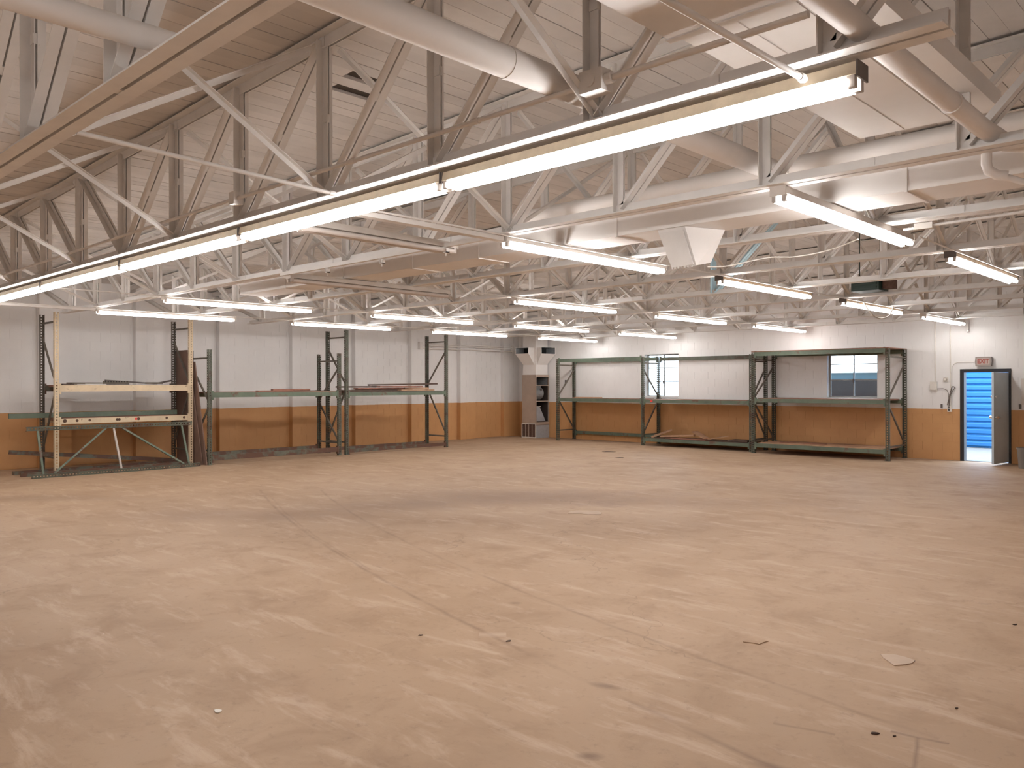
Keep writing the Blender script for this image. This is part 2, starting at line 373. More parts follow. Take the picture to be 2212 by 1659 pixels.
for (y0, y1) in [(edges[i], edges[i + 1]) for i in range(0, len(edges) - 1, 2)]:
    for r in range(21):
        u = y0 - (r % 2) * BL / 2
        while u < y1 - 0.01:
            a, b = max(u, y0), min(u + BL, y1)
            if b - a > 0.03: spec.append(((-0.161, (a + b) / 2, (r + 0.5) * CH), (0.010, b - a - J, CH - J)))
            u += BL
block_faces(spec, wall_left)
struct('wall_right', MB().box(WX, WX + 0.25, YB, WY + 0.25, 0, 4.8), 'wall')
struct('wall_rear', MB().box(-0.4, WX + 0.25, YB - 0.2, YB, 0, 4.8), 'wall')

# ------------------------------------------------------------------ steel windows and the door
def steel_window(idx, x0, x1, z0, z1, rows):
    fr = MB(); y = WY + 0.13; t = 0.035
    fr.box(x0, x1, y, y + 0.04, z0, z0 + t).box(x0, x1, y, y + 0.04, z1 - t, z1).box(x0, x0 + t, y, y + 0.04, z0 + t, z1 - t).box(x1 - t, x1, y, y + 0.04, z0 + t, z1 - t)
    o = struct('window_%d' % idx, fr, 'winframe')
    sill = MB().box(x0, x1, WY - 0.02, y, z0 - 0.03, z0 + 0.005).build('sill', 'wall', o)
    xm = (x0 + x1) / 2; zs = [z0 + t] + rows + [z1 - t]
    for z in rows: MB().box(x0 + t, x1 - t, y + 0.004, y + 0.036, z - 0.011, z + 0.011).build('glazing_bar', 'winframe', o)
    MB().box(xm - 0.012, xm + 0.012, y + 0.002, y + 0.038, z0 + t, z1 - t).build('glazing_bar', 'winframe', o)
    for a, b in zip(zs[:-1], zs[1:]):
        for p, q in ((x0 + t, xm - 0.012), (xm + 0.012, x1 - t)):
            MB().box(p, q, y + 0.018, y + 0.022, a + 0.011, b - 0.011).build('pane', 'glass', o)
    MB().box(xm - 0.02, xm + 0.02, y - 0.03, y, zs[1] - 0.06, zs[1] + 0.03).build('latch', 'darkend', o)
    return o
steel_window(1, 4.99, 6.12, 1.34, 2.55, [1.76, 2.16])
steel_window(2, 10.33, 11.52, 1.36, 2.41, [1.785, 2.17])
fr = MB(); y0, y1 = WY - 0.03, WY + 0.15
fr.box(13.29, 13.37, y0, y1, 0, 2.01).box(14.22, 14.27, y0, y1, 0, 2.01).box(13.37, 14.22, y0, y1, 1.94, 2.01)
dfr = struct('trim_1', fr, 'black'); MB().box(13.37, 14.22, WY, WY + 0.25, -0.02, 0.012).build('threshold', 'galv', dfr)
dp = bpy.data.objects.new('door_1', None); COL.objects.link(dp); dp['kind'] = 'structure'
dp.location = (14.21, WY - 0.02, 0); dp.rotation_euler = (0, 0, math.radians(83))
MB().box(-0.80, 0, -0.022, 0.022, 0.035, 1.93).build('door_leaf', 'doorgrey', dp)
h = MB()
for s_ in (-1, 1):
    h.rod((-0.74, s_ * 0.02, 1.0), (-0.74, s_ * 0.075, 1.0), 0.03, 12).bar((-0.75, s_ * 0.07, 1.0), (-0.62, s_ * 0.07, 1.0), 0.022, 0.018)
h.build('door_handle', 'chrome', dp)
MB().rod((-0.74, -0.05, 1.42), (-0.74, 0.05, 1.42), 0.03, 12).build('deadbolt', 'chrome', dp)
for z in (0.25, 0.97, 1.7): MB().rod((0.0, 0.022, z - 0.05), (0.0, 0.022, z + 0.05), 0.009, 8).build('hinge', 'chrome', dp)

# ------------------------------------------------------------------ outdoors beyond the openings
tag(MB().box(-30, 60, WY + 0.25, 60, -0.16, -0.01).build('ground', 'paving'), kind='structure')
cont = thing('storage_container', 'bright blue corrugated metal container seen through the open door', 'container', (12.4, 4.6, 0))
MB().box(-0.7, 2.6, 0.06, 2.5, 0.0, 2.9).build('body', 'bluedoor', cont)
for i in range(17):
    z = 0.02 + i * 0.165
    MB().hexa([(-0.65, 0.02, z + 0.03), (2.55, 0.02, z + 0.03), (2.55, 0.06, z), (-0.65, 0.06, z), (-0.65, 0.02, z + 0.11), (2.55, 0.02, z + 0.11), (2.55, 0.06, z + 0.15), (-0.65, 0.06, z + 0.15)]).build('rib', 'bluedoor', cont)
van = thing('van', 'dark maroon parked vehicle seen through the right-hand window', 'vehicle', (9.3, 2.6, 0))
prof = [(0.0, 0.35), (0.0, 1.78), (0.1, 1.82), (1.8, 1.82), (1.9, 1.78), (1.9, 0.35)]
b = MB(); m_ = len(prof)
b.add([(-2.4, y, z) for y, z in prof] + [(2.0, y, z) for y, z in prof], [tuple(range(m_))[::-1], tuple(range(m_, 2 * m_))] + [(i, (i + 1) % m_, m_ + (i + 1) % m_, m_ + i) for i in range(m_)])
b.build('body', 'van', van)
MB().box(-1.9, 1.9, 0.25, 1.7, 1.82, 1.99).build('window_band', 'vanglass', van)
MB().box(-2.0, 2.0, 0.2, 1.75, 1.99, 2.03).build('roof', 'vanwhite', van)
for x in (-1.5, 1.4):
    for yy in (0.02, 1.7): MB().rod((x, yy, 0.35), (x, yy + 0.2, 0.35), 0.35, 20).build('wheel', 'darkhole', van)

# ------------------------------------------------------------------ roof trusses
PX = [9.72 + 1.25 * j for j in range(-6, 7)]          # panel points, web verticals
BZ = 3.06                                              # underside of the bottom chords
def angle_pair(p0, p1, ln, ly, t, gap, side, flip=1):
    """two steel angles back to back: legs of length ln along 'side', outstanding legs of length ly across"""
    g = gap / 2; m = MB()
    for s_ in (1, -1):
        pr = [(0, s_ * g), (ln, s_ * g), (ln, s_ * (g + t)), (t, s_ * (g + t)), (t, s_ * (g + ly)), (0, s_ * (g + ly))]
        m.sweep(p0, p1, pr if s_ > 0 else pr[::-1], side)
    p0, p1 = Vector(p0), Vector(p1); d = (p1 - p0); L_ = d.length; d.normalize(); sd = Vector(side); sd = (sd - d * sd.dot(d)).normalized()
    k = max(1, int(L_ / 1.1)) if L_ < 3 else 8
    for i in range(k):
        c = p0 + d * L_ * (i + 0.5) / k + sd * ln * 0.5
        m.bar(c - d * 0.03, c + d * 0.03, ln * 0.9, gap + 2 * t + 0.012, side)
    return m
def make_truss(k, y, label):
    t = thing('roof_truss', label, 'roof truss', (0, y, 0), 0, 'steel trusses carrying the roof')
    xe = PX[0] - 0.55; xr = PX[-1] + 0.46
    angle_pair((xe, 0, BZ), (min(xr, WX - 0.1), 0, BZ), 0.075, 0.075, 0.008, 0.02, (0, 0, 1)).build('bottom_chord', 'steel', t)
    x0, x1 = -0.1, WX - 0.02
    angle_pair((x0, 0, CZ0 + CSL * x0 + 0.095), (x1, 0, CZ0 + CSL * x1 + 0.095), 0.09, 0.075, 0.008, 0.02, (0, 0, -1)).build('top_chord', 'steel', t)
    for j, x in enumerate(PX):
        if x > WX - 0.2: continue
        blue = (k == 5 and abs(x - 12.22) < 0.01)
        a = angle_pair((x - 0.032, 0, BZ + 0.02), (x - 0.032, 0, CZ0 + CSL * x + 0.06), 0.062, 0.062, 0.006, 0.012, (1, 0, 0))
        a.build('vertical', 'steel_blue' if blue else 'steel', t)
        if x <= 9.73:      # falls towards the middle of the span
            xa, xb = x - 1.25, x
            p, q = (xa + 0.05, 0, CZ0 + CSL * xa + 0.03), (xb - 0.04, 0, BZ + 0.03)
            if j == 0: p = (0.02, 0, CZ0 - 0.05)
        if x <= 9.73: angle_pair(p, q, 0.06, 0.06, 0.006, 0.012, (1, 0, 0.9)).build('diagonal', 'steel', t)
        if x >= 9.71:
            xb = min(x + 1.25, WX - 0.05)
            angle_pair((x + 0.04, 0, BZ + 0.03), (xb - 0.05, 0, CZ0 + CSL * xb + 0.03), 0.06, 0.06, 0.006, 0.012, (-1, 0, 0.9)).build('diagonal', 'steel_blue' if blue else 'steel', t)
    # angle braces crossing the bay towards the next truss
    if k < 9:
        for x in PX[1::2]:
            if x > 18: continue
            zt, zb = CZ0 + CSL * x + 0.02, BZ + 0.04
            if not (k == 1 and x > 15):
                MB().sweep((x + 0.03, 0.09, zt), (x + 0.03, 1.936 - 0.02, zb), [(0, 0), (0.04, 0), (0.04, 0.005), (0.005, 0.005), (0.005, 0.04), (0, 0.04)], (1, 0, 0)).build('cross_brace', 'steel', t)
            if not (k == 1 and x > 15):
                MB().sweep((x - 0.06, 0.02, zb), (x - 0.06, 1.936 - 0.09, zt), [(0, 0), (0.04, 0), (0.04, 0.005), (0.005, 0.005), (0.005, 0.04), (0, 0.04)], (1, 0, 0)).build('cross_brace', 'steel', t)
    return t
ORD = {0: 'white steel roof truss nearest the camera, its slotted bottom chord crossing the top left corner',
       1: 'white steel roof truss directly above the long continuous row of strip lights',
       2: 'white steel roof truss carrying the near ends of the two closest crosswise lights',
       3: 'white steel roof truss just beyond the rectangular duct, eighth-last before the back wall' ,
       4: 'sixth white steel roof truss counted from the back wall',
       5: 'fifth white steel truss from the back wall, with a light blue upright',
       6: 'fourth white steel roof truss counted from the back wall',
       7: 'third white steel roof truss counted from the back wall',
       8: 'second white steel roof truss counted from the back wall',
       9: 'white steel roof truss closest to the back wall'}
ORD[3] = 'seventh white steel roof truss from the back wall, just beyond the rectangular duct'
for k in range(0, 10): make_truss(k, -18.13 + 1.936 * k, ORD[k])

# ------------------------------------------------------------------ fluorescent fixtures
def make_fixture(length, housing, lit, label):
    t = thing('strip_light', label, 'light', (0, 0, 0))
    hw = 0.055
    MB().add([(0, -hw, 0.03), (0, hw, 0.03), (0, hw * 0.8, 0.085), (0, -hw * 0.8, 0.085), (length, -hw, 0.03), (length, hw, 0.03), (length, hw * 0.8, 0.085), (length, -hw * 0.8, 0.085)],
             [(0, 3, 2, 1), (4, 5, 6, 7), (0, 1, 5, 4), (1, 2, 6, 5), (2, 3, 7, 6), (3, 0, 4, 7)]).build('housing', housing, t)
    for x in (0.0, length): MB().box(x - 0.004, x + 0.004, -hw - 0.003, hw + 0.003, 0.018, 0.088).build('end_cap', 'darkend' if housing != 'fixwhite' else 'fixwhite', t)
    for s_ in (-1, 1):
        tb = MB(); tb.rod((0.045, s_ * 0.036, 0), (length - 0.045, s_ * 0.038, 0), 0.0235, 12)
        smooth_angle(tb.build('tube', 'tube' if lit else 'deadtube', t))
        for x in (0.012, length - 0.045):
            MB().box(x, x + 0.033, s_ * 0.036 - 0.014, s_ * 0.036 + 0.014, -0.02, 0.03).build('socket', 'socket', t)
    return t
LBL = {(0, 0): 'lit strip light over the cream rack, lowest at the far left',
       (1, 0): 'lit strip light above and right of the lowest far-left one, hung in the next row',
       (3, 0): 'bright crosswise strip light left of the square air vent',
       (4, 0): 'largest crosswise strip light at upper right, under the end of the long near row',
       (4, 1): 'tan-sided strip light cut off by the right edge of the picture',
       (0, 1): 'lit strip light just left of the tall green rack uprights',
       (1, 1): 'lit strip light above the tall green rack on the left wall',
       (2, 1): 'lit strip light straight ahead below the unlit white fixture row, left of centre right',
       (3, 1): 'tan-sided lit strip light right of the square air vent, beside the blue truss upright',
       (0, 2): 'lit strip light in front of the corner furnace, to its left',
       (1, 2): 'lit strip light just above the corner furnace ducts',
       (2, 2): 'lit strip light above the left-hand window',
       (3, 2): 'tan-sided lit strip light in front of the dark green unit near the back wall',
       (0, 3): 'small lit strip light lowest over the corner furnace',
       (1, 3): 'small lit strip light over the leftmost green rack of the back wall',
       (2, 3): 'small lit strip light between the two back wall windows',
       (3, 3): 'small lit strip light near the back wall, left above the exit sign'}
LBL[(2, 1)] = 'lit strip light in mid-room right of picture centre, second beyond the square air vent to its left'
LBL[(2, 1)] = 'lit strip light hanging in mid-room, directly left of the blue-tinted truss area'
ROWX = [3.42, 6.18, 9.87, 13.41, 16.06]
LIT_CROSS = {}
for (r, k), lab in LBL.items():
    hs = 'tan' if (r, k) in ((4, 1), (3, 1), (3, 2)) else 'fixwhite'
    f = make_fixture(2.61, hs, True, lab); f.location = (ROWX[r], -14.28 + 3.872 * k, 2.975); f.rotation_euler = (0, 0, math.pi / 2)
    f['group'] = 'crosswise strip lights under the trusses'
f = make_fixture(2.61, 'fixwhite', False, 'unlit white strip light with bare tubes below the rectangular duct'); f.location = (9.75, -14.28, 2.975); f.rotation_euler = (0, 0, math.pi / 2)
f = make_fixture(1.75, 'fixwhite', False, 'short unlit white strip light just behind the long lit row'); f.location = (12.72, -16.0, 2.985); f.rotation_euler = (0, 0, math.pi / 2)
STRIPL = ['rightmost and nearest tube light of the long continuous row', 'second tube light from the right in the long continuous row', 'third tube light from the right in the long continuous row',
          'fourth tube light from the right in the long continuous row', 'fifth tube light from the right in the long continuous row', 'far left tube light ending the long continuous row at the picture edge']
for i in range(6):
    f = make_fixture(2.585, 'cream', True, 'cream-bodied ' + STRIPL[i]); f.location = (17.34 - 2.6 * (i + 1) + 0.006, -16.14, 2.95)
    f['group'] = 'continuous row of strip lights'
# unseen stand-in lights, added overhead and behind the camera to brighten the room
WRD = ('rightmost', 'second from the right', 'third from the right', 'fourth from the right', 'fifth from the right', 'leftmost')
for i in range(1):
    f = make_fixture(2.585, 'cream', True, WRD[i] + ' unseen stand-in tube light of the row overhead and behind the camera'); f.location = (17.34 - 2.6 * (i + 1), -20.05, 2.95)
for i, xr in enumerate((16.06, 6.18, 3.42)):
    f = make_fixture(2.61, 'fixwhite', True, WRD[i] + ' unseen crosswise strip light added behind the camera'); f.location = (xr, -23.6, 2.975); f.rotation_euler = (0, 0, math.pi / 2)

# ------------------------------------------------------------------ ducts and pipes in the roof
def tg(mb, name, mats, label, cat, group=None, smooth=False):
    o = mb.build(name, mats)
    if smooth: smooth_angle(o)
    return tag(o, label, cat, group)
sd = thing('supply_duct', 'wide flat white ceiling duct at upper right behind the long light row', 'duct', (16.85, -17, 3.4))
MB().box(-0.45, 0.45, -3.2, 0.84, 0.0, 0.12).build('duct_section', 'duct', sd)
MB().box(-0.42, 0.45, 0.87, 3.22, 0.015, 0.13).build('duct_section', 'duct', sd)
MB().box(-0.46, 0.46, 0.83, 0.875, -0.008, 0.135).build('seam', 'duct', sd)
for x in (-0.12, 0.17): MB().box(x - 0.002, x + 0.002, 0.9, 3.2, 0.009, 0.016).build('seam', 'steel', sd)
xd = thing('branch_duct', 'rectangular white duct running across under the trusses in mid-room', 'duct', (7.03, -13.47, 3.068))
xs = [0, 1.3, 2.7, 4.1, 5.22, 7.06, 9.6, 12.4]
for a, b in zip(xs[:-1], xs[1:]):
    MB().box(a + 0.004, b - 0.004, 0.0, 0.46, 0.0, 0.24).build('duct_section', 'duct', xd)
    MB().box(b - 0.012, b + 0.012, -0.008, 0.468, -0.01, 0.24).build('seam', 'duct', xd)
vent = thing('air_vent', 'white tapered air outlet with square grille hanging under the cross duct', 'vent', (14.75, -13.45, 3.066))
MB().hexa([(-0.08, 0.02, -0.36), (0.17, 0.0, -0.35), (0.16, 0.26, -0.30), (-0.06, 0.26, -0.30), (-0.22, 0.0, 0.0), (0.06, 0.0, 0.0), (0.22, 0.4, 0.0), (-0.1, 0.4, 0.0)]).build('hood', 'duct', vent)
MB().hexa([(-0.075, 0.0, -0.35), (0.15, -0.015, -0.34), (0.15, -0.005, -0.34), (-0.075, 0.01, -0.35), (-0.2, -0.018, -0.03), (0.045, -0.018, -0.03), (0.045, -0.008, -0.03), (-0.2, -0.008, -0.03)]).build('grille', 'steel', vent)
for i in range(7): MB().box(-0.07 + i * 0.032, -0.055 + i * 0.032, -0.012, 0.0, -0.362, -0.345).build('louvre', 'steel', vent)
rd = thing('round_duct', 'thick round white pipe crossing the roof above the long light row', 'pipe', (15.8, -17, 3.3))
smooth_angle(MB().rod((0, -3.2, 0), (0, 3.25, 0), 0.078, 20).build('pipe', 'duct', rd))
smooth_angle(MB().rod((0, 0.3, 0), (0, 0.335, 0), 0.081, 20).build('collar', 'duct', rd))
smooth_angle(MB().tube([(0, 3.24, 0), (0, 3.29, 0), (0, 3.325, 0), (0, 3.345, 0)], [0.078, 0.074, 0.055, 0.02], 16).build('end_cap', 'duct', rd))
rd2 = thing('round_duct', 'thick round white pipe in the top left corner above the nearest truss', 'pipe', (15.03, -18.0, 3.212))
smooth_angle(MB().rod((0, -2.5, 0), (0, 0.03, 0), 0.055, 20).build('pipe', 'duct', rd2))
smooth_angle(MB().rod((0, -0.9, 0), (0, -0.86, 0), 0.058, 20).build('collar', 'duct', rd2))
dp2 = thing('drain_pipe', 'white pipe with an elbow at the top right edge of the picture', 'pipe', (17.35, -17, 3.15))
smooth_angle(MB().tube([(0, -3, 0), (0, 2.65, 0), (0.02, 2.78, -0.01), (0.05, 2.9, -0.03), (0.2, 2.98, -0.05), (0.5, 2.98, -0.05)], 0.052, 16).build('pipe', 'duct', dp2))
smooth_angle(MB().rod((0, 2.0, 0), (0, 2.04, 0), 0.058, 16).build('collar', 'duct', dp2))
sp = thing('spout_pipe', 'short white pipe elbow turning downward at the right picture edge', 'pipe', (17.31, -14.16, 3.02))
smooth_angle(MB().tube([(0, 0, 0.08), (0, 0, -0.02), (0.01, 0.0, -0.06), (0.05, 0.02, -0.09), (0.1, 0.04, -0.10)], 0.03, 12).build('elbow', 'duct', sp))
smooth_angle(MB().rod((0.08, 0.03, -0.1), (0.35, 0.2, -0.22), 0.02, 10).build('pipe', 'duct', sp))
tg(MB().rod((13.0, -13.5, 3.40), (WX - 0.02, -13.5, 3.40), 0.065, 18), 'insulated_pipe', 'duct', 'long thick white pipe lying behind the rectangular duct at upper right', 'pipe', smooth=True)
# slim rods and pipes ending at the long light row
for (x, y1, z1, y0, z0, lab) in ((17.12, -16.24, 3.0, -18.6, 2.96, 'slim capped white pipe meeting the right end of the long light row'),
                                 (13.9, -16.43, 3.0, -18.05, 3.06, 'slim capped white pipe at left meeting the long light row')):
    r_ = thing('hanger_pipe', lab, 'pipe', (x, y1, z1))
    smooth_angle(MB().rod((0, 0, 0), (0, y0 - y1, z0 - z1), 0.014, 12).build('pipe', 'steel', r_))
    smooth_angle(MB().tube([(0, -0.03, 0), (0, 0, 0), (0, 0.02, 0)], [0.017, 0.02, 0.014], 12).build('cap', 'steel', r_))
# conduit with boxes just in front of the second truss
cn = thing('conduit', 'thin white conduit with junction boxes running behind the nearest truss', 'conduit', (4.0, -16.36, 3.21))
smooth_angle(MB().tube([(0, 0, -0.02), (4, 0, -0.01), (8.4, 0, 0), (12.05, 0, 0.0)], 0.014, 10).build('pipe', 'steel', cn))
smooth_angle(MB().rod((12.2, 0, 0), (13.2, 0, 0.0), 0.016, 10).build('pipe', 'steel', cn))
MB().box(12.03, 12.17, -0.045, 0.05, -0.055, 0.055).build('junction_box', 'steel', cn)
MB().rod((12.10, -0.045, 0.0), (12.10, -0.052, 0.0), 0.032, 18).build('cover_disc', 'steel', cn)
MB().rod((12.17, 0, 0), (12.21, 0, 0), 0.028, 12).build('coupling', 'steel', cn)
MB().box(8.38, 8.46, -0.04, 0.04, -0.05, 0.05).build('junction_box', 'steel', cn)
for x in (10.0, 11.2): MB().rod((x, 0, 0), (x + 0.06, 0, 0), 0.019, 10).build('coupling', 'steel', cn)
for i, (xr, ya, yb, lab) in enumerate(((3.42, -17.9, -1.0, 'thin conduit along the leftmost row of crosswise lights'), (6.18, -16.0, -1.0, 'thin conduit along the second row of crosswise lights'),
                                       (9.87, -11.4, -1.0, 'thin conduit along the middle row of crosswise lights'), (13.41, -16.0, -1.0, 'thin conduit along the row of lights passing the square air vent'), (16.06, -11.6, -1.0, 'thin conduit along the rightmost row of crosswise lights'))):
    tg(MB().rod((xr + 0.075, ya, 3.045), (xr + 0.075, yb, 3.045), 0.009, 8), 'conduit', 'steel', lab, 'conduit')
tg(MB().box(4.6 - 1.2, 4.6 - 1.12, -16.05, -14.3, 3.0, 3.045), 'channel_rail', 'steel', 'white channel rail leading to the lowest far-left light', 'rail')
tg(MB().box(13.37, 13.45, -16.0, -14.3, 3.0, 3.04), 'channel_rail', 'steel', 'white channel rail meeting the bright light left of the square vent', 'rail')
rail = tg(MB().box(9.8, 13.3, -14.42, -14.38, 3.01, 3.05), 'channel_rail', 'steel', 'long white channel rail with small clamps under the third truss', 'rail')
for x in (10.75, 11.75, 12.75):
    c = MB().box(x, x + 0.008, -14.42, -14.38, 2.955, 3.01).box(x, x + 0.05, -14.42, -14.38, 2.955, 2.963).box(x + 0.042, x + 0.05, -14.42, -14.38, 2.955, 2.995).rod((x + 0.02, -14.4, 2.925), (x + 0.02, -14.4, 2.97), 0.005, 6)
    c.build('beam_clamp', 'steel', rail)
jb = thing('junction_box', 'small white switch box on a conduit under the truss at upper right', 'electrical box', (16.43, -12.42, 2.99))
MB().box(-0.07, 0.07, -0.03, 0.03, -0.025, 0.025).build('box', 'plate', jb)
smooth_angle(MB().tube([(0.07, 0, 0), (0.6, 0, 0.01), (1.6, 0, 0.05)], 0.012, 8).build('conduit', 'steel', jb))
MB().box(-0.16, -0.08, -0.01, 0.01, -0.02, 0.0).build('bracket', 'steel', jb)
def wire(pts, r, lab, m='plate', name='cable'):
    P = [Vector(p) for p in pts]; out = []
    for i in range(len(P) - 1):
        a = P[max(i - 1, 0)]; b = P[i]; c = P[i + 1]; d = P[min(i + 2, len(P) - 1)]
        for k in range(6):
            t = k / 6; out.append(0.5 * ((2 * b) + (c - a) * t + (2 * a - 5 * b + 4 * c - d) * t * t + (3 * b - a - 3 * c + d) * t ** 3))
    out.append(P[-1]); return tg(MB().tube(out, r, 6), name, m, lab, 'cable', smooth=True)
wire([(14.85, -13.15, 2.74), (14.95, -12.95, 2.76), (15.15, -12.6, 2.85), (15.3, -12.35, 2.87), (15.55, -12.2, 2.92), (15.85, -12.3, 2.97)], 0.006, 'thin white cable sagging from the square air vent towards the large right light')
wire([(13.52, -4.58, 3.066), (13.56, -4.9, 2.88), (13.56, -5.3, 2.8), (13.54, -5.65, 2.85), (13.49, -5.9, 3.04)], 0.011, 'loop of white cable hanging between the last two lights on the right')
# dark green unit near the back, and the dark holes in the roof boards
uh = thing('unit_heater', 'dark green unit hanging in the roof near the back wall at right', 'heater', (14.0, -7.0, 3.08))
MB().box(-0.2, 0.2, -0.2, 0.2, 0.0, 0.20).build('case', 'heater', uh)
for x in (-0.15, 0.15): MB().rod((x, 0, 0.20), (x, 0, 1.1), 0.008, 6).build('hanger', 'heater', uh)
for z in (0.03, 0.08, 0.13): MB().box(-0.17, 0.17, -0.215, -0.2, z, z + 0.03).build('louvre', 'heater', uh)
MB().box(0.22, 0.36, -0.1, 0.1, 0.02, 0.2).build('motor', 'filter', uh)

# ------------------------------------------------------------------ pallet racks
def post(height, hole_face, w_=0.08):
    """perforated upright column: the face 'hole_face' (0 = +u side face, 1 = -v front face) carries real slots"""
    m = MB(); t = 0.004; p = 0.055
    # front face (towards -v) at v = 0 with a middle row of slots; flanges go back to v = +0.07
    m.box(-w_ / 2, -0.012, 0, t, 0, height).box(0.012, w_ / 2, 0, t, 0, height)
    k = int(height / p)
    for i in range(k): m.box(-0.012, 0.012, 0, t, i * p, i * p + p - 0.026)
    m.box(-w_ / 2, -w_ / 2 + t, t, 0.028, 0, height).box(-w_ / 2, -w_ / 2 + t, 0.048, 0.07, 0, height)
    m.box(w_ / 2 - t, w_ / 2, t, 0.028, 0, height).box(w_ / 2 - t, w_ / 2, 0.048, 0.07, 0, height)
    for i in range(k):
        for s_ in (-w_ / 2, w_ / 2 - t): m.box(s_, s_ + t, 0.028, 0.048, i * p, i * p + p - 0.026)
    return m
_postcache = {}
def frame(parent, u, depth, height, mat, bmat, flip=1, zs=None, fv=0.0):
    key = (round(height, 2), mat)
    if key not in _postcache: _postcache[key] = post(height, 0).mesh('post', mat)
    a = link('post', _postcache[key], parent, (u, fv, 0))
    rk = (key[0], 'brace') if mat == 'creampaint' else key
    if rk not in _postcache: _postcache[rk] = post(height, 0).mesh('post', rk[1])
    b = link('post', _postcache[rk], parent, (u, fv + depth, 0)); b.rotation_euler = (0, 0, math.pi)
    for v in (fv + 0.03, fv + depth - 0.03): MB().box(u - 0.055, u + 0.055, v - 0.05, v + 0.05, 0, 0.006).build('foot_plate', mat, parent)
    zs = zs or (height - 0.18, 0.3)
    for z in zs: MB().bar((u, fv + 0.06, z), (u, fv + depth - 0.06, z), 0.035, 0.03).build('horizontal_brace', bmat, parent)
    nd = 2 if height < 2.8 else 2
    lv = [height - 0.35, height * 0.55, height * 0.14] if height < 2.8 else [height - 0.45, height * 0.56, height * 0.13]
    ends = [(fv + depth - 0.06, fv + 0.06), (fv + 0.06, fv + depth - 0.06)]
    if flip < 0: ends = ends[::-1]
    for i in range(2):
        z1 = lv[i] if i == 0 else lv[i] - 0.12
        MB().bar((u, ends[i][0], z1), (u, ends[i][1], lv[i + 1]), 0.035, 0.03).build('diagonal_brace', bmat, parent)
def beam(parent, u0, u1, v, z0, z1, mat, t=0.04, name='beam'):
    a, b = u0 + 0.042, u1 - 0.042
    m = MB().box(a, b, v - t / 2, v + t / 2, z0, z1)
    o = m.build(name, mat, parent)
    for u in (a, b):
        s_ = 0.035 if u == a else -0.035
        MB().box(min(u, u + s_), max(u, u + s_), v - t / 2 - 0.005, v + t / 2 + 0.005, z0 - 0.05, z1 + 0.03).build('connector', mat, parent)
    return o
def rack_root(name, lab, left, front, base=0.0):
    t = thing(name, lab, 'pallet rack', group='pallet racks along the walls')
    if left: t.location = (front, 0, 0); t.rotation_euler = (0, 0, math.pi / 2)     # local u -> +Y, local v -> -X
    else: t.location = (0, front, 0)
    return t
# cream rack at far left
A = rack_root('pallet_rack', 'tall cream-painted pallet rack at the far left, chipped and rust-spotted', True, 1.5)
for u in (-14.31, -11.67): frame(A, u, 0.9, 3.1, 'creampaint', 'brace', 1, fv=0.0)
for v in (0.02, 0.88):
    beam(A, -14.31, -11.67, v, 1.575, 1.70, 'creampaint' if v < .5 else 'greenrust'); beam(A, -14.31, -11.67, v, 0.95, 1.055, 'creampaint')
MB().box(-14.2, -11.8, 0.06, 0.84, 1.66, 1.705).build('deck', 'deck', A)
MB().box(-14.2, -11.8, 0.06, 0.84, 1.0, 1.06).build('deck', 'deck', A)
for u, s_ in ((-14.17, 1.3), (-13.95, 1), (-13.72, .9), (-13.2, 1), (-13.16, 1.0), (-12.78, 1.1), (-12.2, 1), (-11.83, 1)):
    MB().rod((u, -0.0035, 1.01), (u, 0.001, 1.01), 0.027 * s_, 12).build('rust_spot', 'rust', A)
MB().box(-12.85, -12.81, -0.004, 0.001, 0.99, 1.03).build('sticker', 'red', A)
# two green racks of the left wall
B = rack_root('pallet_rack', 'low green pallet rack on the left wall, right of the brown sheets', True, 2.0)
for u, fl in ((-11.49, 1), (-8.23, -1)): frame(B, u, 0.93, 2.45, 'darkgreen', 'brace', fl)
for v in (0.02, 0.91): beam(B, -11.49, -8.23, v, 1.43, 1.535, 'green'); beam(B, -11.49, -8.23, v, 0.09, 0.20, 'greenrust')
MB().box(-11.4, -8.3, 0.05, 0.88, 1.515, 1.545).build('deck', 'deck', B)
Cc = rack_root('pallet_rack', 'tall green pallet rack on the left wall with a heap of boards on its shelf', True, 2.0)
for u, fl in ((-8.02, 1), (-4.79, -1)): frame(Cc, u, 0.87, 3.03 if u < -6 else 3.04, 'darkgreen', 'brace', fl)
for v in (0.02, 0.85): beam(Cc, -8.02, -4.79, v, 1.425, 1.515, 'green'); beam(Cc, -8.02, -4.79, v, 0.045, 0.13, 'greenrust')
MB().box(-7.93, -4.9, 0.05, 0.82, 1.49, 1.53).build('deck', 'darkwood', Cc)
# racks along the back wall
D = rack_root('pallet_rack', 'long two-bay green pallet rack on the back wall, in front of the left window', False, -0.72)
for u, fl in ((2.43, 1), (5.53, -1), (8.78, 1)): frame(D, u, 0.84, 2.46 if u < 8 else 2.44, 'darkgreen', 'brace', fl)
beam(D, 2.43, 5.53, 0.02, 2.36, 2.46, 'green'); beam(D, 2.43, 5.53, 0.82, 2.36, 2.46, 'green')
beam(D, 5.53, 8.78, 0.82, 2.35, 2.45, 'darkgreen')
for v in (0.02, 0.82): beam(D, 2.43, 5.53, v, 1.185, 1.275, 'green'); beam(D, 5.53, 8.78, v, 1.185, 1.27, 'green'); beam(D, 5.53, 8.78, v, 0.12, 0.205, 'green')
beam(D, 2.43, 5.53, 0.82, 0.17, 0.26, 'green')
MB().box(2.55, 5.4, 0.05, 0.79, 1.255, 1.285).build('deck', 'deck', D)
MB().box(5.65, 8.65, 0.05, 0.79, 1.25, 1.28).build('deck', 'deck', D)
MB().box(5.65, 8.65, 0.05, 0.79, 0.185, 0.215).build('deck', 'darkwood', D)
MB().box(5.80, 5.87, -0.007, 0.001, 1.205, 1.25).build('sticker', 'red', D)
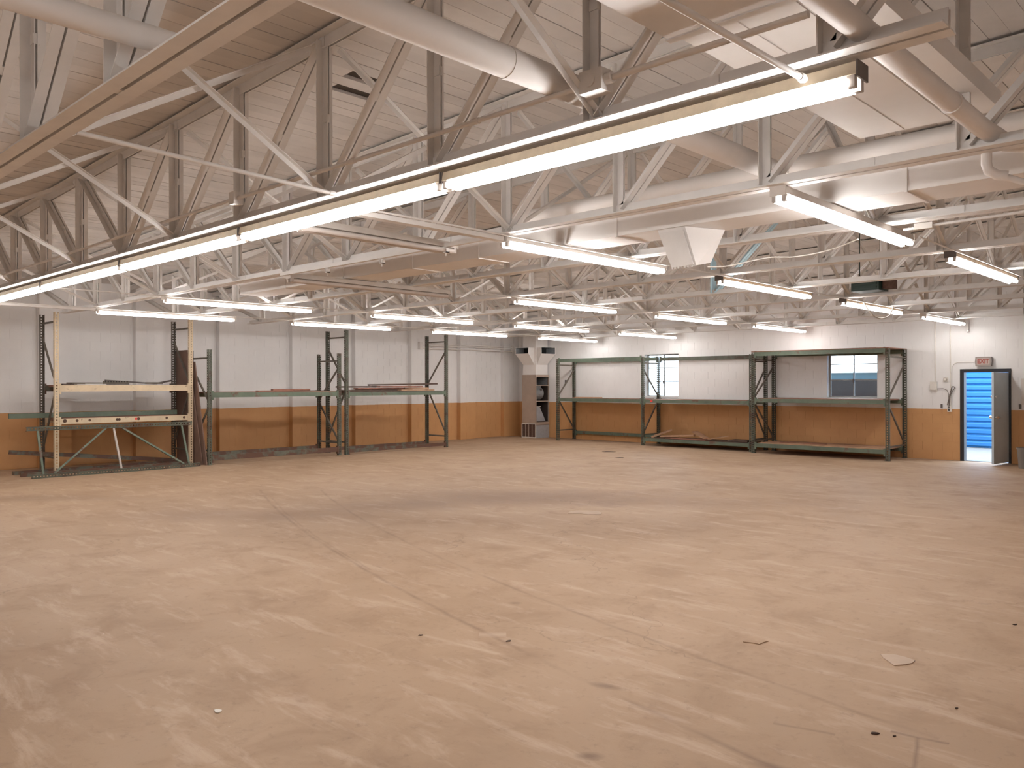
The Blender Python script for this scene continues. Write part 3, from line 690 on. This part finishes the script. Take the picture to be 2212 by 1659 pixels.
Fk = rack_root('pallet_rack', 'deep green pallet rack with three decks, right end of the back wall row', False, -1.0)
for u, fl in ((8.99, 1), (12.16, 1)): frame(Fk, u, 1.14, 2.47, 'darkgreen', 'brace', fl)
for (z0, z1) in ((2.38, 2.475), (1.245, 1.335), (0.15, 0.245)):
    for v in (0.02, 1.12): beam(Fk, 8.99, 12.16, v, z0, z1, 'green')
MB().box(8.95, 12.2, -0.01, 1.15, 2.475, 2.493).build('deck', 'deck', Fk)
MB().box(9.1, 12.05, 0.05, 1.09, 1.32, 1.35).build('deck', 'deck', Fk)
MB().box(9.1, 12.05, 0.05, 1.09, 0.23, 0.26).build('deck', 'wood', Fk)

# loose green upright frame leaning on its side against the cream rack
lf = thing('rack_frame', 'loose green rack upright lying on edge in front of the cream rack', 'rack frame', (2.1, -13.35, 0))
for (x, z, nm) in ((0.0, 0.0, 0), (-0.28, 0.855, 1)):
    m = MB(); y0, y1 = (-1.57, 1.6) if nm == 0 else (-1.57, 1.55); t = 0.004; p = 0.055
    m.box(x - t, x, y0, y1, z, z + 0.028).box(x - t, x, y0, y1, z + 0.05, z + 0.075)
    yy = y0
    while yy < y1 - 0.03: m.box(x - t, x, yy, yy + p - 0.024, z + 0.028, z + 0.05); yy += p
    m.box(x - 0.07, x - t, y0, y1, z, z + t).box(x - 0.07, x - t, y0, y1, z + 0.075 - t, z + 0.075)
    m.build('post', 'darkgreen', lf)
def yz(y, z): return (-0.035 - 0.28 * (z - 0.04) / 0.855, y, z)
MB().bar(yz(0.02, 0.07), yz(-0.03, 0.86), 0.035, 0.03, (0, 1, 0)).build('horizontal_brace', 'socket', lf)
MB().bar(yz(-1.18, 0.07), yz(-0.17, 0.86), 0.035, 0.03, (0, 1, 0)).build('diagonal_brace', 'green', lf)
MB().bar(yz(1.27, 0.07), yz(0.12, 0.86), 0.035, 0.03, (0, 1, 0)).build('diagonal_brace', 'green', lf)
MB().bar(yz(1.37, 0.07), yz(1.33, 0.86), 0.035, 0.03, (0, 1, 0)).build('horizontal_brace', 'green', lf)
MB().bar(yz(-1.36, 0.07), yz(-1.38, 0.86), 0.035, 0.03, (0, 1, 0)).build('horizontal_brace', 'green', lf)
lf2 = thing('rack_frame', 'second loose rack upright lying behind the green one under the cream rack', 'rack frame', (1.62, -13.2, 0))
for x in (0.0, -0.5): MB().box(x - 0.08, x, -1.75, 1.45, 0.0, 0.07).build('post', 'greenrust', lf2)
for y in (-1.3, -0.2, 0.9): MB().box(-0.5, -0.08, y, y + 0.035, 0.02, 0.05).build('horizontal_brace', 'brace', lf2)
tg(MB().box(1.0, 1.05, -15.0, -11.78, 1.065, 1.16), 'rack_beam', 'green', 'loose green beam jutting left from the lower shelf of the cream rack', 'rack beam')
tg(MB().bar((0.85, -14.95, 0.42), (0.85, -11.8, 0.06), 0.08, 0.04), 'rack_beam', 'greenrust', 'dark rusty beam slanting along the wall beneath the cream rack', 'rack beam')

# brown sheets leaning between cream and green racks
def quad_sheet(name, pts, th, m, lab, cat, axis=(0, -1, 0)):
    a = Vector(axis) * th; P = [Vector(p) for p in pts]
    b = MB(); b.add([*P, *[p + a for p in P]], [(0, 1, 2, 3), (7, 6, 5, 4), (0, 4, 5, 1), (1, 5, 6, 2), (2, 6, 7, 3), (3, 7, 4, 0)])
    return tg(b, name, m, lab, cat)
quad_sheet('hardboard_sheet', [(0.56, -11.585, 2.46), (1.18, -11.585, 2.46), (1.87, -11.585, 0.0), (0.66, -11.585, 0.0)], 0.022, 'hardboard', 'tall brown hardboard sheet leaning behind the cream rack post', 'board')
quad_sheet('hardboard_sheet', [(1.0, -11.552, 2.2), (1.45, -11.552, 2.2), (2.0, -11.552, 0.0), (1.1, -11.552, 0.0)], 0.02, 'hardboard', 'narrower brown hardboard sheet leaning in front of the low green rack post', 'board')

# loose wood and steel on the shelves
def plank(name, p0, p1, w_, t_, m, lab, cat='board', grp=None, roll=(0, 0, 1)):
    return tg(MB().bar(p0, p1, t_, w_, roll), name, m, lab, cat, grp or 'loose boards and bars lying on the racks')
zA = 1.708
tg(MB().box(1.05, 1.2, -14.1, -13.7, zA, zA + 0.02), 'wood_strip', 'darkwood', 'dark short board at the left end of the upper cream rack shelf', 'board')
tg(MB().box(0.95, 1.35, -13.9, -13.35, zA, zA + 0.012), 'metal_sheet', 'plate', 'thin pale sheet lying under dark plates on the upper cream rack shelf', 'sheet')
tg(MB().box(0.9, 1.2, -13.95, -13.3, zA + 0.02, zA + 0.045), 'metal_sheet', 'brace', 'grey flat plate stacked left of the perforated channel on the cream rack', 'sheet')
pc = MB().box(1.15, 1.21, -13.35, -12.85, zA, zA + 0.075)
o = tg(pc, 'metal_channel', 'brace', 'dark perforated steel channel in the middle of the upper cream rack shelf', 'channel')
for i in range(9): MB().box(1.2, 1.212, -13.33 + i * 0.053, -13.305 + i * 0.053, zA + 0.05, zA + 0.066).build('slot', 'darkhole', o)
plank('metal_bar', (1.15, -13.3, zA + 0.085), (0.9, -12.2, zA + 0.02), 0.05, 0.03, 'darkend', 'dark steel bar sloping off the perforated channel to the right', 'bar')
plank('metal_bar', (1.3, -12.55, zA + 0.03), (1.3, -12.2, zA + 0.03), 0.03, 0.04, 'brace', 'short steel bracket beside the right end of the upper cream shelf', 'bar')
plank('metal_bar', (1.2, -12.3, zA + 0.02), (0.8, -11.78, zA + 0.09), 0.04, 0.03, 'darkend', 'dark steel bar raised at the right end of the upper cream rack shelf', 'bar')
plank('wood_strip', (1.8, -10.3, 1.56), (1.7, -9.35, 1.56), 0.1, 0.022, 'redwood', 'reddish flat board, left one on the low green rack')
plank('wood_strip', (1.5, -9.75, 1.583), (1.55, -8.8, 1.583), 0.12, 0.036, 'redwood', 'thicker reddish board, right one on the low green rack')
plank('wood_strip', (1.3, -9.2, 1.555), (1.6, -8.35, 1.555), 0.12, 0.015, 'darkwood', 'thin dark board at the right end of the low green rack')
zC = 1.53
CW = [((1.72, -8.0, zC + .02), (1.66, -6.3, zC + .02), .14, .03, 'darkwood', 'dark board lowest at the left of the heap on the tall green rack'),
      ((1.4, -7.9, zC + .112), (1.35, -6.1, zC + .112), .12, .03, 'darkwood', 'dark board on top of the left end of the heap on the tall green rack'),
      ((1.62, -7.5, zC + .067), (1.5, -5.95, zC + .067), .15, .03, 'redwood', 'reddish board in the middle layers of the heap on the tall green rack'),
      ((1.42, -6.95, zC + .158), (1.45, -4.7, zC + .185), .10, .03, 'darkwood', 'long greyish board crowning the heap and pointing right on the tall green rack'),
      ((1.62, -6.8, zC + .113), (1.58, -5.35, zC + .113), .12, .03, 'redwood', 'reddish board just under the crowning one on the tall green rack'),
      ((1.72, -6.2, zC + .02), (1.64, -5.0, zC + .02), .13, .03, 'wood', 'pale plywood strip at the right of the heap on the tall green rack'),
      ((1.5, -5.9, zC + .067), (1.6, -5.15, zC + .067), .14, .03, 'wood', 'short orange-tinted wood piece in the heap on the tall green rack'),
      ((1.42, -7.3, zC + .024), (1.42, -5.6, zC + .024), .18, .036, 'redwood', 'broad reddish board at the back of the heap on the tall green rack')]
for a, b, w_, t_, m, lab in CW: plank('wood_board', a, b, w_ * 1.2, t_ * 1.25, m, lab)
plank('wood_board', (3.0, -0.5, 1.302), (3.9, -0.46, 1.302), 0.14, 0.03, 'wood', 'pale orange board on the left bay of the long back wall rack')
plank('wood_board', (2.75, -0.27, 1.293), (3.6, -0.27, 1.293), 0.2, 0.012, 'redwood', 'thin reddish board behind the pale one on the left bay')
zE = 0.215
EW = [((5.75, -0.6, zE + .02), (6.15, -0.2, zE + .22), .09, .03, 'wood', 'pale stick propped up at the left of the bottom deck, long back wall rack'),
      ((6.0, -0.5, zE + .048), (7.0, -0.42, zE + .11), .10, .03, 'wood', 'pale split board rising to the right on the bottom deck, long rack'),
      ((6.2, -0.45, zE + .012), (7.5, -0.55, zE + .012), .25, .012, 'redwood', 'thin flat reddish sheet on the bottom deck of the long rack'),
      ((6.85, -0.15, zE + .19), (7.4, -0.5, zE + .05), .16, .02, 'wood', 'broken plywood piece slanting down right on the bottom deck of the long rack'),
      ((7.45, -0.5, zE + .03), (7.95, -0.3, zE + .13), .12, .015, 'wood', 'torn plywood piece lifting to the right on the bottom deck of the long rack'),
      ((8.05, -0.35, zE + .026), (8.6, -0.35, zE + .026), .36, .03, 'darkwood', 'dark flat board at the right end of the bottom deck, long rack')]
for a, b, w_, t_, m, lab in EW: plank('wood_piece', a, b, w_ * 1.15, t_ * 1.4, m, lab, 'wood piece')
plank('wood_strip', (9.5, -0.6, 0.268), (10.6, -0.5, 0.268), 0.1, 0.014, 'redwood', 'reddish strip on the bottom deck of the deep green rack')
plank('metal_strip', (10.6, -0.2, 2.515), (11.6, -0.1, 2.53), 0.04, 0.03, 'galv', 'light metal strip lying on top of the deep green rack', 'strip')

# ------------------------------------------------------------------ corner furnace
fu = thing('furnace', 'old beige furnace with open front and two white horn-shaped ducts in the corner', 'furnace', (0.73, -0.45, 0))
FX, FY = 0.59, 0.62
m = MB(); t = 0.015
m.box(0, FX, 0, t, 0.47, 2.0).box(0, t, t, FY, 0, 2.0).box(t, FX, FY - t, FY, 0, 2.0).box(t, FX, t, FY - t, 1.985, 2.0)
m.build('cabinet', 'furn', fu)
MB().box(FX - 0.01, FX + 0.012, 0.0, FY, 0.0, 0.40).build('base_panel', 'paleg', fu)
MB().box(FX - 0.01, FX + 0.012, 0.0, FY, 0.41, 0.50).build('sill', 'furn', fu)
MB().box(FX - 0.01, FX + 0.012, 0.0, FY, 1.93, 2.0).build('head_rail', 'furn', fu)
for z in (1.16, 1.66): MB().box(t, FX + 0.008, t, FY - t, z - 0.012, z + 0.012).build('shelf', 'furn', fu)
for y in (0, FY - 0.02): MB().box(FX - 0.01, FX + 0.01, y, y + 0.02, 0.5, 1.93).build('jamb', 'furn', fu)
g = MB(); g.box(-0.01, FX + 0.01, -0.02, 0.0, 0.43, 0.46).box(-0.01, FX + 0.01, -0.02, 0.0, 0.0, 0.03).box(-0.01, 0.015, -0.02, 0.0, 0.03, 0.43).box(FX - 0.015, FX + 0.01, -0.02, 0.0, 0.03, 0.43)
g.build('grille_frame', 'plate', fu)
for x in (0.145, 0.285, 0.425): MB().box(x, x + 0.015, -0.018, -0.002, 0.03, 0.43).build('grille_bar', 'furn', fu)
for x in (0.07, 0.215, 0.355, 0.50): MB().box(x - 0.055, x + 0.055, -0.004, 0.004, 0.03, 0.43).build('grille_panel', 'filter', fu)
MB().box(t, FX - 0.02, 0.02, 0.03, 0, 0.45).build('baffle', 'darkhole', fu)
ln = MB(); ln.box(t, FX - 0.03, t, t + 0.006, 0.51, 1.93).box(t, FX - 0.03, FY - t - 0.006, FY - t, 0.51, 1.93).box(t, t + 0.006, t + 0.006, FY - t - 0.006, 0.51, 1.93)
ln.build('liner', 'liner', fu)  # dark sheets added inside so the open cabinet looks darker
smooth_angle(MB().rod((0.34, 0.04, 1.41), (0.34, 0.43, 1.41), 0.20, 28).build('blower', 'galv', fu))
MB().box(0.2, 0.5, 0.08, 0.34, 1.56, 1.645).build('blower_outlet', 'galv', fu)
MB().box(0.50, 0.535, 0.28, 0.37, 1.5, 1.56).build('blower_bracket', 'darkend', fu)
MB().hexa([(0.1, 0.04, 0.52), (0.5, 0.04, 0.52), (0.5, 0.56, 0.52), (0.1, 0.56, 0.52), (0.22, 0.22, 0.98), (0.42, 0.22, 0.98), (0.42, 0.37, 0.98), (0.22, 0.37, 0.98)]).build('heat_exchanger', 'paleg', fu)
smooth_angle(MB().rod((0.3, 0.2, 0.99), (0.44, 0.39, 0.99), 0.02, 10).build('burner_pipe', 'chrome', fu))
MB().box(t, FX - 0.04, FY - 0.05, FY - 0.03, 1.68, 1.93).build('heat_panel', 'galv', fu)
MB().box(0.02, 0.56, 0.03, 0.6, 2.0, 3.3).build('plenum', 'duct', fu)
def horn(pts_mouth, pts_root, nm='horn'):
    m = MB(); a, b = [Vector(p) for p in pts_mouth], [Vector(p) for p in pts_root]
    ca = sum(a, Vector()) / 4
    ia = [p + (ca - p) * 0.06 for p in a]; cb = sum(b, Vector()) / 4; ib = [p + (cb - p) * 0.06 for p in b]
    vs = a + b + ia + ib
    fs = [(i, (i + 1) % 4, 4 + (i + 1) % 4, 4 + i) for i in range(4)] + [(8 + (i + 1) % 4, 8 + i, 12 + i, 12 + (i + 1) % 4) for i in range(4)] + [(i, 8 + i, 8 + (i + 1) % 4, (i + 1) % 4) for i in range(4)] + [(4 + i, 4 + (i + 1) % 4, 12 + (i + 1) % 4, 12 + i) for i in range(4)]
    m.add(vs, fs); m.mi = [0] * 4 + [1] * 4 + [0] * 8; h_ = m.build(nm, ['duct', 'galv'], fu)
    d = MB(); q = [p + (cb - p) * 0.02 + (cb - ca) * -0.05 for p in ib]; d.add(q + [p + (cb - ca) * 0.04 for p in q], [(0, 1, 2, 3), (7, 6, 5, 4), (0, 4, 5, 1), (1, 5, 6, 2), (2, 6, 7, 3), (3, 7, 4, 0)])
    d.build('throat_plate', 'darkhole', h_)  # black plate at the root, gives the horn mouth its dark inside
horn([(-0.06, -0.25, 2.66), (0.51, -0.25, 2.66), (0.51, -0.25, 2.85), (-0.06, -0.25, 2.85)], [(0.03, 0.04, 2.30), (0.50, 0.04, 2.30), (0.50, 0.04, 2.85), (0.03, 0.04, 2.85)])
horn([(0.87, -0.06, 2.65), (0.87, 0.62, 2.65), (0.87, 0.62, 2.86), (0.87, -0.06, 2.86)], [(0.55, 0.10, 2.30), (0.55, 0.55, 2.30), (0.55, 0.55, 2.86), (0.55, 0.10, 2.86)])
wf = thing('wall_conduit', 'pair of white pipes along the left wall beside the corner furnace', 'conduit', (0.05, -2.0, 2.85))
for z in (0.05, 0.0, -0.08): smooth_angle(MB().rod((0.03, -2.05, z), (0.03, 1.8, z + 0.0), 0.018, 8).build('pipe', 'steel', wf))
MB().box(-0.05, 0.06, -2.15, -2.03, -0.12, 0.1).build('end_box', 'steel', wf)
MB().box(-0.02, 0.05, 1.75, 1.82, -0.12, 0.1).build('bracket', 'steel', wf)
sw = tg(MB().box(2.0, 2.05, WY - 0.04, WY - 0.012, 1.70, 1.83), 'wall_switch', 'darkend', 'small dark switch on the wall right of the furnace', 'switch')

# ------------------------------------------------------------------ fittings by the door
yw = WY - 0.013
ex = thing('exit_sign', 'grey exit sign box with faded red letters above the open door', 'exit sign', (13.765, yw, 2.17))
bx = MB(); pr = [(-0.15, -0.10), (0.15, -0.10), (0.16, 0.0), (0.15, 0.10), (-0.15, 0.10), (-0.16, 0.0)]
bx.add([(a, 0, b) for a, b in pr] + [(a, -0.09, b) for a, b in pr], [tuple(range(6)), tuple(range(6, 12))[::-1]] + [(i, (i + 1) % 6, 6 + (i + 1) % 6, 6 + i) for i in range(6)])
bx.build('case', 'signcase', ex)
MB().box(-0.125, 0.125, -0.094, -0.088, -0.072, 0.072).build('sign_face', 'signface', ex)
tc = bpy.data.curves.new('lettering', 'FONT'); tc.body = 'EXIT'; tc.size = 0.135; tc.align_x = 'CENTER'; tc.align_y = 'CENTER'; tc.extrude = 0.003; tc.offset = 0.003
to = bpy.data.objects.new('tmp', tc); COL.objects.link(to); bpy.context.view_layer.update()
lm = bpy.data.meshes.new_from_object(to); COL.objects.unlink(to); bpy.data.objects.remove(to)
lm.materials.clear(); lm.materials.append(MT['signred'])
lo = link('lettering', lm, ex, (0, -0.097, 0)); lo.rotation_euler = (math.pi / 2, 0, 0); lo.scale = (0.82, 1, 1)
tg(MB().tube([(13.61, yw - 0.008, 2.165), (13.25, yw - 0.008, 2.165), (13.18, yw - 0.008, 2.14), (13.13, yw - 0.008, 2.07), (13.125, yw - 0.008, 1.13)], 0.007, 8), 'conduit', 'plate', 'thin conduit bending from the exit sign down to the socket', 'conduit')
tg(MB().rod((13.10, yw - 0.012, 1.2), (13.10, yw - 0.012, 2.97), 0.012, 8), 'conduit', 'plate', 'vertical conduit left of the door down to the wall socket', 'conduit')
tg(MB().tube([(12.79, yw - 0.01, 3.2), (12.79, yw - 0.01, 1.73)], 0.009, 8), 'conduit', 'plate', 'vertical conduit from the roof down to the white wall box', 'conduit')
tg(MB().box(12.69, 12.83, yw - 0.06, yw, 1.55, 1.74), 'electrical_box', 'plate', 'square white box on the wall left of the door', 'electrical box')
tg(MB().tube([(12.83, yw - 0.015, 1.58), (12.95, yw - 0.015, 1.585), (13.03, yw - 0.015, 1.55), (13.06, yw - 0.015, 1.46), (13.065, yw - 0.015, 1.17)], 0.006, 8), 'cable', 'cable', 'grey cable curving from the white wall box to the socket', 'cable')
th = thing('thermostat', 'round white thermostat on the wall above the socket', 'thermostat', (12.995, yw, 1.78))
MB().box(-0.045, 0.055, -0.012, 0, -0.05, 0.05).build('plate', 'plate', th)
smooth_angle(MB().rod((0, -0.012, 0.01), (0, -0.04, 0.01), 0.038, 20).build('ring', 'socket', th)); smooth_angle(MB().rod((0, -0.04, 0.01), (0, -0.048, 0.01), 0.025, 20).build('dial', 'plate', th))
so = thing('wall_socket', 'white double wall socket on the orange paint left of the door', 'socket', (13.08, yw, 1.13))
MB().box(-0.045, 0.045, -0.02, 0, -0.06, 0.07).build('plate', 'plate', so)
for z in (-0.02, 0.03): MB().rod((-0.012, -0.02, z), (-0.012, -0.025, z), 0.017, 12).build('outlet', 'darkhole', so)
wire([(13.07, yw - 0.03, 1.18), (13.09, yw - 0.05, 1.4), (13.16, yw - 0.04, 1.55), (13.2, yw - 0.04, 1.60), (13.14, yw - 0.04, 1.62), (13.09, yw - 0.04, 1.45), (13.04, yw - 0.03, 1.22)], 0.009, 'looped grey cord hanging above the wall socket by the door', 'cable', 'power_cord')
tg(MB().box(12.90, 12.935, yw - 0.03, yw, 1.15, 1.24), 'wall_hook', 'darkend', 'small dark bracket left of the wall socket', 'hook')
tg(MB().box(14.42, 14.46, yw - 0.05, yw, 1.16, 1.26), 'wall_hook', 'darkend', 'small dark knob on the wall right of the door', 'hook')
tg(MB().box(14.46, 14.6, yw - 0.04, yw, 1.25, 1.80), 'wall_cabinet', 'fixwhite', 'pale flat wall panel cut by the right picture edge', 'panel')
tg(MB().tube([(13.45, yw - 0.03, 3.0), (13.45, yw - 0.03, 2.86), (13.47, yw - 0.05, 2.82)], [0.02, 0.02, 0.028], 10), 'wall_bracket', 'steel', 'small white bracket high on the wall above the exit sign', 'bracket')
bn = thing('waste_bin', 'grey plastic bin cut by the right edge of the picture', 'bin', (14.73, -0.72, 0))
b_ = MB(); n_ = 20
for rr, z in ((0.13, 0.0), (0.16, 0.38), (0.172, 0.38), (0.172, 0.41), (0.15, 0.41), (0.12, 0.02)):
    b_.v += [(rr * math.cos(2 * math.pi * i / n_), rr * math.sin(2 * math.pi * i / n_), z) for i in range(n_)]
for k in range(5):
    for i in range(n_): b_.f.append((k * n_ + i, k * n_ + (i + 1) % n_, (k + 1) * n_ + (i + 1) % n_, (k + 1) * n_ + i)); b_.mi.append(0)
b_.f += [tuple(range(n_))[::-1], tuple(range(5 * n_, 6 * n_))]; b_.mi += [0, 0]
smooth_angle(b_.build('body', 'bin', bn))

# ------------------------------------------------------------------ litter on the floor
def chip(x, y, s_, m, lab, name='paper_scrap', cat='scrap', seed=1, stretch=1.0, ang=0.0):
    rnd = random.Random(seed); k = 9; pts = []
    for i in range(k):
        a = 2 * math.pi * i / k; r_ = s_ * rnd.uniform(0.5, 1.0); u, v = r_ * math.cos(a) * stretch, r_ * math.sin(a)
        pts.append((x + u * math.cos(ang) - v * math.sin(ang), y + u * math.sin(ang) + v * math.cos(ang)))
    b = MB(); b.add([(p[0], p[1], 0.001) for p in pts] + [(p[0], p[1], 0.006) for p in pts], [tuple(range(k))[::-1], tuple(range(k, 2 * k))] + [(i, (i + 1) % k, k + (i + 1) % k, k + i) for i in range(k)])
    return tg(b, name, m, lab, cat)
chip(16.86, -14.35, 0.13, 'paperchip', 'pale torn scrap on the floor at right, the larger one', seed=3, stretch=1.1)
chip(11.85, -11.13, 0.2, 'paperchip', 'pale flat scrap on the floor in the middle distance', seed=5, stretch=1.3, ang=0.7)
chip(16.05, -14.6, 0.09, 'floor', 'faint dust-coloured scrap on the floor left of the larger pale one', seed=8)
chip(14.58, -17.6, 0.022, 'plate', 'tiny white chip on the floor at lower left', seed=11, stretch=1.5)
for i, (x, y, s_, lab) in enumerate(((17.155, -15.53, 0.012, 'longest dark splinter left of the tyre mark end, lower right'), (17.235, -15.495, 0.006, 'tiny dark splinter right of the longest one at lower right'),
                                      (17.20, -13.01, 0.011, 'left dark splinter of the pair near the right picture edge'), (17.29, -13.06, 0.010, 'right dark splinter of the pair near the right picture edge'),
                                      (14.35, -16.04, 0.010, 'dark splinter at the left end of the pale scuff'), (14.87, -15.72, 0.011, 'dark splinter right of the pale scuff along the tyre mark'),
                                      (6.16, -3.08, 0.10, 'dark litter on the floor in front of the left back wall rack'), (7.36, -4.27, 0.06, 'smaller dark litter nearer than the other in front of the rack'),
                                      (17.35, -14.92, 0.008, 'small dark splinter below the larger pale scrap'))):
    chip(x, y, s_, 'debris', lab, 'splinter', 'debris', seed=20 + i, stretch=2.0, ang=0.6 + 0.3 * (i % 3))
